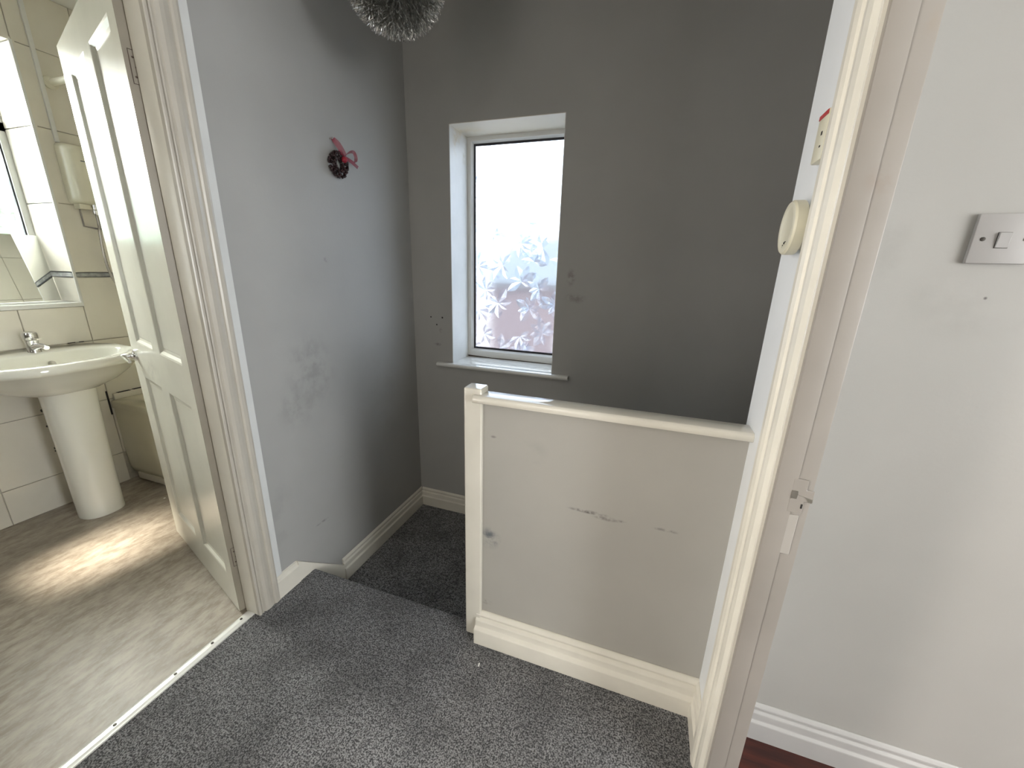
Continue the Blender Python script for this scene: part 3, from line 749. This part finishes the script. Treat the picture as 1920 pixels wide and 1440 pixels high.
mb = MB(); mb.lathe([(.0235, .066), (.026, .072), (.0265, .092), (.024, .100), (.014, .104), (.001, .1045)], (tx, ty, tz), 'z', 22)
mb.box(tx + .012, tx + .075, ty - .009, ty + .009, tz + .070, tz + .078)
mb.build('tap_lever', m_chrome, tap, smooth=True)
mb = MB(); mb.tube([(-1.50, YC - .02, .66), (-1.50, YC - .02, .02)], .016, 10); mb.build('waste_pipe', m_dark, basin, smooth=True)
for (z, r, y_) in ((.553, .012, -.985), (.470, .008, -.988), (.455, .006, -.984), (.350, .009, -.984), (.335, .006, -.988)):   # dark pipe brackets peeping out beside the pedestal
    mb = MB(); mb.tube([(-1.50, YC - .015, z), (-1.50, y_ + .012, z), (-1.50, y_, z), (-1.502, y_ - r, z)], r, 8, rr=[r, r, r, r * .5]); mb.build('pipe_bracket', m_dark, basin, smooth=True)
for (a, b) in ((-1.18, -1.145), (-1.12, -1.055), (-.80, -.77), (-.755, -.735)):
    mb = MB(); mb.box(BX, BX + .0015, a, b, .8485, .852); mb.build('sealant_mould', m_dark, basin)

# bath
bath = thing('bathtub', (-.85, -.36, 0), 'cream bathtub with panelled side behind the open bathroom door', 'bath')
bx0, bx1, by0, by1 = BX, -.102, -.700, -.012
def rr(x0, x1, y0, y1, r, z, n=6):
    o = []
    for (cx, cy, a0) in ((x1 - r, y1 - r, 0), (x0 + r, y1 - r, math.pi/2), (x0 + r, y0 + r, math.pi), (x1 - r, y0 + r, 1.5 * math.pi)):
        for i in range(n + 1):
            a = a0 + math.pi / 2 * i / n; o.append((cx + r * math.cos(a), cy + r * math.sin(a), z))
    return o
mb = MB()
mb.rings([rr(bx0, bx1, by0, by1, .02, .462), rr(bx0, bx1, by0, by1, .02, .496), rr(bx0, bx1, by0 + .008, by1, .02, .503), rr(bx0 + .075, bx1 - .075, by0 + .070, by1 - .07, .10, .503), rr(bx0 + .09, bx1 - .09, by0 + .085, by1 - .085, .10, .488),
          rr(bx0 + .16, bx1 - .13, by0 + .12, by1 - .12, .10, .20), rr(bx0 + .26, bx1 - .2, by0 + .19, by1 - .19, .08, .13)])
mb.build('tub', m_bath, bath, smooth=True, angle=50)
mb = MB(); rings = []
for z, d in ((.462, .012), (.452, .014), (.44, .012), (.36, .012), (.20, .012), (.085, .018), (.045, .032), (.040, .040)):
    rings.append([(bx0 + .002, by0 + d, z), (bx1, by0 + d, z), (bx1, by0 + d + .01, z), (bx0 + .002, by0 + d + .01, z)])
mb.rings(rings); tag(mb.build('side_panel', m_bath, bath, smooth=True, angle=60), 'cream panel curving in at the foot')
mb = MB(); mb.box(bx0 + .05, bx1, by0 + .020, by0 + .034, .012, .052); mb.build('plinth', m_tile, bath, bevel=.002)
mb = MB(); mb.box(bx0 + .001, bx0 + .018, by0 + .02, by1, .503, .540); mb.build('upstand', m_tile, bath, bevel=.003)
for (a, b) in ((-.66, -.60), (-.585, -.54), (-.52, -.46)):
    mb = MB(); mb.box(BX, BX + .0195, a, b, .5395, .5415); mb.build('sealant_mould', m_dark, bath)
mb = MB(); mb.box(BX, BX + .0022, by0 - .006, by0 + .002, .42, .56); mb.build('sealant_mould', m_dark, bath)

# electric shower
sh = thing('electric_shower', (BX, -.53, 1.52), 'cream electric shower box on the tiles above the bath', 'shower')
mb = MB(); rings = []
def rsec(y0, y1, z0, z1, r, x, n=6):
    return [(x, p[0], p[1]) for p in [(a, b) for (a, b, _) in rr(y0, y1, z0, z1, r, 0, n)]]
sy0, sy1, sz0, sz1 = -.646, -.425, 1.545, 1.822
rings = [rsec(sy0, sy1, sz0, sz1, .02, BX + .001), rsec(sy0, sy1, sz0, sz1, .025, BX + .03), rsec(sy0 + .006, sy1 - .006, sz0 + .004, sz1 - .004, .03, BX + .055), rsec(sy0 + .02, sy1 - .02, sz0 + .014, sz1 - .012, .035, BX + .078), rsec(sy0 + .045, sy1 - .045, sz0 + .03, sz1 - .03, .03, BX + .088)]
mb.rings(rings); mb.build('shower_case', m_plastic, sh, smooth=True, angle=60)
mb = MB(); mb.box(BX + .084, BX + .0885, -.600, -.50, 1.742, 1.746); mb.box(BX + .084, BX + .0885, -.585, -.50, 1.733, 1.7345); mb.build('trim_line', m_border_dark, sh)
mb = MB(); mb.box(BX + .001, BX + .05, -.630, -.585, 1.522, 1.546); mb.build('cable_gland', m_plastic, sh, bevel=.003)
mb = MB(); mb.lathe([(.011, 1.498), (.013, 1.503), (.013, 1.520), (.010, 1.524), (.010, 1.548)], (BX + .044, -.568, 0), 'z', 14)
mb.build('hose_nut', m_chrome, sh, smooth=True)
pts = [(BX + .044, -.568, 1.505), (BX + .044, -.568, 1.455), (BX + .044, -.573, 1.40), (BX + .044, -.578, 1.30), (BX + .044, -.572, 1.21), (BX + .044, -.552, 1.139), (BX + .044, -.51, 1.06), (BX + .044, -.45, 1.00), (BX + .045, -.39, .985), (BX + .045, -.33, 1.02), (BX + .05, -.30, 1.15), (BX + .05, -.295, 1.4)]
def smooth_pts(p, m=6):
    p = [Vector(q) for q in p]; o = []
    for i in range(len(p) - 1):
        a, b, c, d = p[max(i-1, 0)], p[i], p[i+1], p[min(i+2, len(p)-1)]
        for k in range(m):
            t = k / m; o.append(.5 * ((2*b) + (c-a)*t + (2*a-5*b+4*c-d)*t*t + (3*b-a-3*c+d)*t**3))
    return o + [p[-1]]
sp = smooth_pts(pts, 12)
mb = MB(); mb.tube(sp, .0065, 10, rr=[.0070 if i % 2 else .0056 for i in range(len(sp))]); mb.build('hose', m_steel, sh, smooth=True)
mb = MB(); mb.tube([(BX + .006, -.612, 1.525), (BX + .006, -.612, 1.44), (BX + .006, -.560, 1.432), (BX + .006, -.50, 1.432)], .004, 8); mb.build('feed_cable', m_plastic_w, sh, smooth=True)

cp = thing('cable_conduit', (BX, -.632, 1.82), 'white vertical cable conduit running down to the shower box', 'conduit')
mb = MB(); mb.box(BX, BX + .012, -.640, -.624, 1.823, HC); mb.build('conduit_cover', m_upvc, cp, bevel=.002)
rail = thing('curtain_rail', (BX, -.600, 2.07), 'white shower curtain rail with round wall flange above the bath', 'rail')
mb = MB(); mb.lathe([(.0145, .001), (.0145, 1.482)], (BX, -.598, 2.085), 'x', 16); mb.build('rod', m_plastic, rail, smooth=True)
mb = MB(); mb.lathe([(.028, .0005), (.028, .008), (.021, .014), (.018, .022), (.0146, .023)], (BX, -.598, 2.085), 'x', 20); mb.build('flange', m_plastic, rail, smooth=True)
fl = thing('plaster_flakes', (-1.05, -.62, 0), 'two tiny white flakes lying on the vinyl near the bath', 'debris')
for (fx, fy) in ((-1.10, -.745), (-1.18, -.765)):
    mb = MB(); mb.prism([(fx, fy, .0004), (fx + .010, fy + .003, .0004), (fx + .006, fy + .011, .0004), (fx - .002, fy + .007, .0004)], (0, 0, .002)); mb.build('flake', m_limes, fl)
lint = MB(); lint.prism([(.86, -1.03, .001), (.864, -1.028, .001), (.866, -1.04, .001), (.862, -1.041, .001)], (0, 0, .003))
tag(lint.build('paper_scrap', m_limes), 'tiny white scrap on the grey carpet near the newel post', 'debris')

# ------------------------------------------------------------------ landing things
# fluffy silver pendant shade
pc = Vector((.400, -.65, 2.150)); PR = .160
pen = thing('pendant_lamp', (pc.x, pc.y, HC), 'round fluffy silver tinsel pendant shade hanging over the stairs', 'lamp')
mb = MB(); mb.lathe([(.05, HC), (.05, HC - .012), (.03, HC - .03), (.006, HC - .034)], (pc.x, pc.y, 0), 'z', 20); mb.build('ceiling_rose', m_plastic_w, pen, smooth=True)
mb = MB(); mb.tube([(pc.x, pc.y, HC - .03), (pc.x, pc.y, pc.z + .09)], .003, 8); mb.build('cord', m_cord, pen)
mb = MB(); mb.ball(pc, PR * .68, 20, 12); core = mb.build('globe', plain('dark_silver_core', (.16, .16, .155), .6), pen, smooth=True, angle=80)
vs = []; fs = []; R1 = PR * .66
for i in range(18000):
    z = random.uniform(-1, 1); a = random.uniform(0, 2 * math.pi); q = math.sqrt(1 - z * z)
    d = Vector((q * math.cos(a), q * math.sin(a), z)); t = d.orthogonal().normalized(); t.rotate(Matrix.Rotation(random.uniform(0, 6.28), 3, d))
    b = d.cross(t); w = random.uniform(.0004, .0008); ln = PR * random.uniform(.88, 1.03); o = len(vs); bend = random.uniform(-.012, .012); bend2 = random.uniform(-.012, .012)
    for s, rr_ in ((0, R1), (.4, R1 + (ln - R1) * .45), (.75, R1 + (ln - R1) * .8), (1, ln)):
        c0 = pc + d * rr_ + t * (bend * s * s) + b * (bend2 * math.sin(s * 4))
        vs += [c0 - b * w, c0 + b * w]
    for k in range(3): fs.append((o + 2*k, o + 2*k + 1, o + 2*k + 3, o + 2*k + 2))
me = bpy.data.meshes.new('tinsel_strands'); me.from_pydata(vs, [], fs); me.materials.append(m_silver)
o = bpy.data.objects.new('tinsel_strands', me); col.objects.link(o); adopt(o, pen); o['kind'] = 'stuff'

# berry wreath with a ribbon bow
wr = thing('berry_wreath', (0, -.525, 1.668), 'little dark red berry wreath with red ribbon bow on the grey wall', 'wreath')
mb = MB(); wc = Vector((.017, -.522, 1.668))
rnd = random.Random(5)
for i in range(260):
    a = rnd.uniform(0, 6.28); b = rnd.uniform(0, 6.28); R0, r0 = .034, .0125
    d = Vector((0, math.cos(a), math.sin(a)))
    p = wc + d * (R0 + r0 * math.cos(b)) + Vector((r0 * math.sin(b), 0, 0)); p.x = max(p.x, .004)
    mb.ball(p, rnd.uniform(.0035, .0062), 6, 4)
mb.build('berry_ring', m_bead, wr, smooth=True, angle=80)
def ribbon(pts, w, wdir=(1, 0, 0)):
    mb = MB(); p = smooth_pts(pts, 6); vs = []
    wd = Vector(wdir).normalized()
    for i, q in enumerate(p):
        t = (p[min(i+1, len(p)-1)] - p[max(i-1, 0)]).normalized()
        s = (wd - t * wd.dot(t)).normalized() * (w / 2); vs += [q - s, q + s]
    mb.add(vs, [(2*i, 2*i+1, 2*i+3, 2*i+2) for i in range(len(p) - 1)])
    return mb
X0 = .030
rb = ribbon([(X0, -.506, 1.700), (X0, -.525, 1.722), (.018, -.541, 1.750), (.012, -.533, 1.757), (.02, -.515, 1.745), (X0, -.500, 1.715), (X0, -.500, 1.700)], .013, (.5, .7, .4)).build('hanging_loop', m_ribbon, wr)
ribbon([(X0, -.500, 1.702), (.034, -.475, 1.722), (.036, -.450, 1.728), (.034, -.436, 1.710), (.030, -.442, 1.690), (.030, -.465, 1.692), (X0, -.498, 1.698)], .013, (.55, .3, .75)).build('bow_loop', m_ribbon, wr)
ribbon([(X0, -.500, 1.698), (.032, -.470, 1.692), (.034, -.428, 1.676)], .013, (.3, .3, 1)).build('bow_tail', m_ribbon, wr)
mb = MB(); mb.ball((.034, -.506, 1.688), .012, 10, 6); mb.build('bow_knot', plain('deep_red_ribbon', (.30, .012, .03), .5), wr, smooth=True)
mb = MB(); mb.lathe([(.0035, 0), (.0035, .012), (.0055, .013), (.005, .016), (.001, .0165)], (0, -.539, 1.757), 'x', 10); mb.build('wall_pin', m_plastic_w, wr, smooth=True)

# light switch on the bedroom wall
SY = -.943
sw = thing('light_switch', (1.858, SY, 1.356), 'white single light switch on the bedroom wall', 'light switch')
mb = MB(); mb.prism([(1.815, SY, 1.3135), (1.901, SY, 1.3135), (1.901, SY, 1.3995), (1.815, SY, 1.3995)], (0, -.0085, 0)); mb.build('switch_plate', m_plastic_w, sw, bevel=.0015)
mb = MB(); mb.prism([(1.848, SY - .0085, 1.341), (1.848, SY - .0105, 1.341), (1.848, SY - .0135, 1.367), (1.848, SY - .0085, 1.367)], (.0175, 0, 0)); mb.build('rocker', plain('rocker_plastic', (.31, .295, .285), .3), sw, bevel=.0006, seg=1)
mb = MB(); mb.box(1.8472, 1.8663, SY - .0088, SY - .0084, 1.3402, 1.3678); mb.build('rocker_gap', m_screw, sw)
for sx in (1.8285, 1.888):
    mb = MB(); mb.lathe([(.0036, -.0085), (.0036, -.0095), (.0005, -.0098)], (sx, SY, 1.356), 'y', 12); mb.build('screw', m_screw, sw, smooth=True)

# round alarm on the narrow white wall
al = thing('smoke_alarm', (W, -1.002, 1.372), 'round yellowed white alarm on the narrow white wall by the bedroom door', 'alarm')
mb = MB(); mb.lathe([(.040, -.0005), (.040, -.012), (.038, -.013)], (W, -1.006, 1.372), 'x', 32); tag(mb.build('mounting_base', plain('grey_beige_plastic', (.40, .37, .31), .5), al, smooth=True), 'darker backplate')
mb = MB(); mb.lathe([(.044, -.012), (.0495, -.013), (.050, -.016), (.050, -.030), (.047, -.0335), (.040, -.0345), (.034, -.0335), (.030, -.0325), (.001, -.0325)], (W, -1.002, 1.372), 'x', 40)
cover = mb.build('alarm_cover', m_alarm, al, smooth=True)
mb = MB()
for (dy, dz, r) in ((-.004, -.028, .0022), (.002, -.032, .0015), (-.010, -.026, .0012), (.004, -.036, .0012)):
    mb.lathe([(r, -.0322), (r, -.0338), (.0002, -.0339)], (W, -1.002 + dy, 1.372 + dz), 'x', 8)
mb.build('sounder_hole', m_dark, cover)
# thermostat
th = thing('wall_thermostat', (W, -.995, 1.535), 'cream wedge-shaped wall control with a red mark above the round alarm', 'thermostat')
mb = MB(); mb.box(W - .015, W, -1.045, -.997, 1.482, 1.562); mb.build('control_case', m_alarm, th, bevel=.0025)
mb = MB(); mb.box(W - .0162, W - .0148, -1.042, -1.000, 1.5535, 1.5605); tag(mb.build('neon_lens', m_red, th), 'red lens')
mb = MB(); mb.box(W - .0158, W - .0148, -1.030, -1.025, 1.524, 1.530); mb.build('scale_mark', m_dark, th)
mb = MB(); mb.box(W - .0158, W - .0148, -1.033, -1.028, 1.504, 1.507); mb.build('scale_mark', m_dark, th)

# ------------------------------------------------------------------ outside
shell('floor_outside', [(-14, -.2, -14, -4.4, LOW - .2, LOW - .1), (-14, 14, .3, 24, LOW - .2, LOW - .1), (-14, -1.85, -14, .3, LOW - .2, LOW - .1)], m_patio, 'pale concrete yard outside the windows')
hs = thing('neighbouring_house', (1.5, 10, LOW - .1), 'brick house blurred behind the frosted landing window', 'house')
mb = MB(); mb.box(-4.3, 6.0, 9, 15, LOW - .1, .95); mb.build('brick_wall', m_brick, hs)
mb = MB(); mb.prism([(-4.5, 8.8, .90), (-4.5, 12, 2.6), (-4.5, 15.2, .90)], (10.7, 0, 0)); mb.build('slate_roof', m_slate, hs)
for wx in (-.2, 1.8, 3.8):
    mb = MB(); mb.box(wx - .6, wx + .6, 8.95, 9.0, -1.6, -.2); w_ = mb.build('house_window', m_upvc, hs)
    mb = MB(); mb.box(wx - .5, wx + .5, 8.93, 8.95, -1.5, -.3); mb.build('house_pane', m_border_dark, w_)
tr = thing('garden_tree', (-8.2, .6, LOW - .1), 'green garden tree blurred behind the bathroom window', 'tree')
mb = MB(); mb.tube([(-8.2, .6, LOW - .1), (-8.15, .62, -.5), (-8.2, .55, 1.6)], .15, 8, rr=[.18, .14, .06]); mb.build('trunk', m_bark, tr)
vs = []; fs = []; rnd = random.Random(9)
for i in range(2600):
    d = Vector((rnd.gauss(0, 1), rnd.gauss(0, 1), rnd.gauss(0, 1))).normalized() * rnd.uniform(.5, 1) ** .5
    c0 = Vector((-8.2 + d.x * 1.7, .6 + d.y * 2.0, 2.0 + d.z * 1.6)); a = Vector((rnd.uniform(-1, 1), rnd.uniform(-1, 1), rnd.uniform(-1, 1))).normalized(); b = a.orthogonal().normalized()
    o = len(vs); vs += [c0 - a * .12, c0 + b * .06, c0 + a * .12, c0 - b * .06]; fs.append((o, o+1, o+2, o+3))
me = bpy.data.meshes.new('foliage'); me.from_pydata(vs, [], fs); me.materials.append(m_leaf)
o = bpy.data.objects.new('foliage', me); col.objects.link(o); adopt(o, tr); o['kind'] = 'stuff'
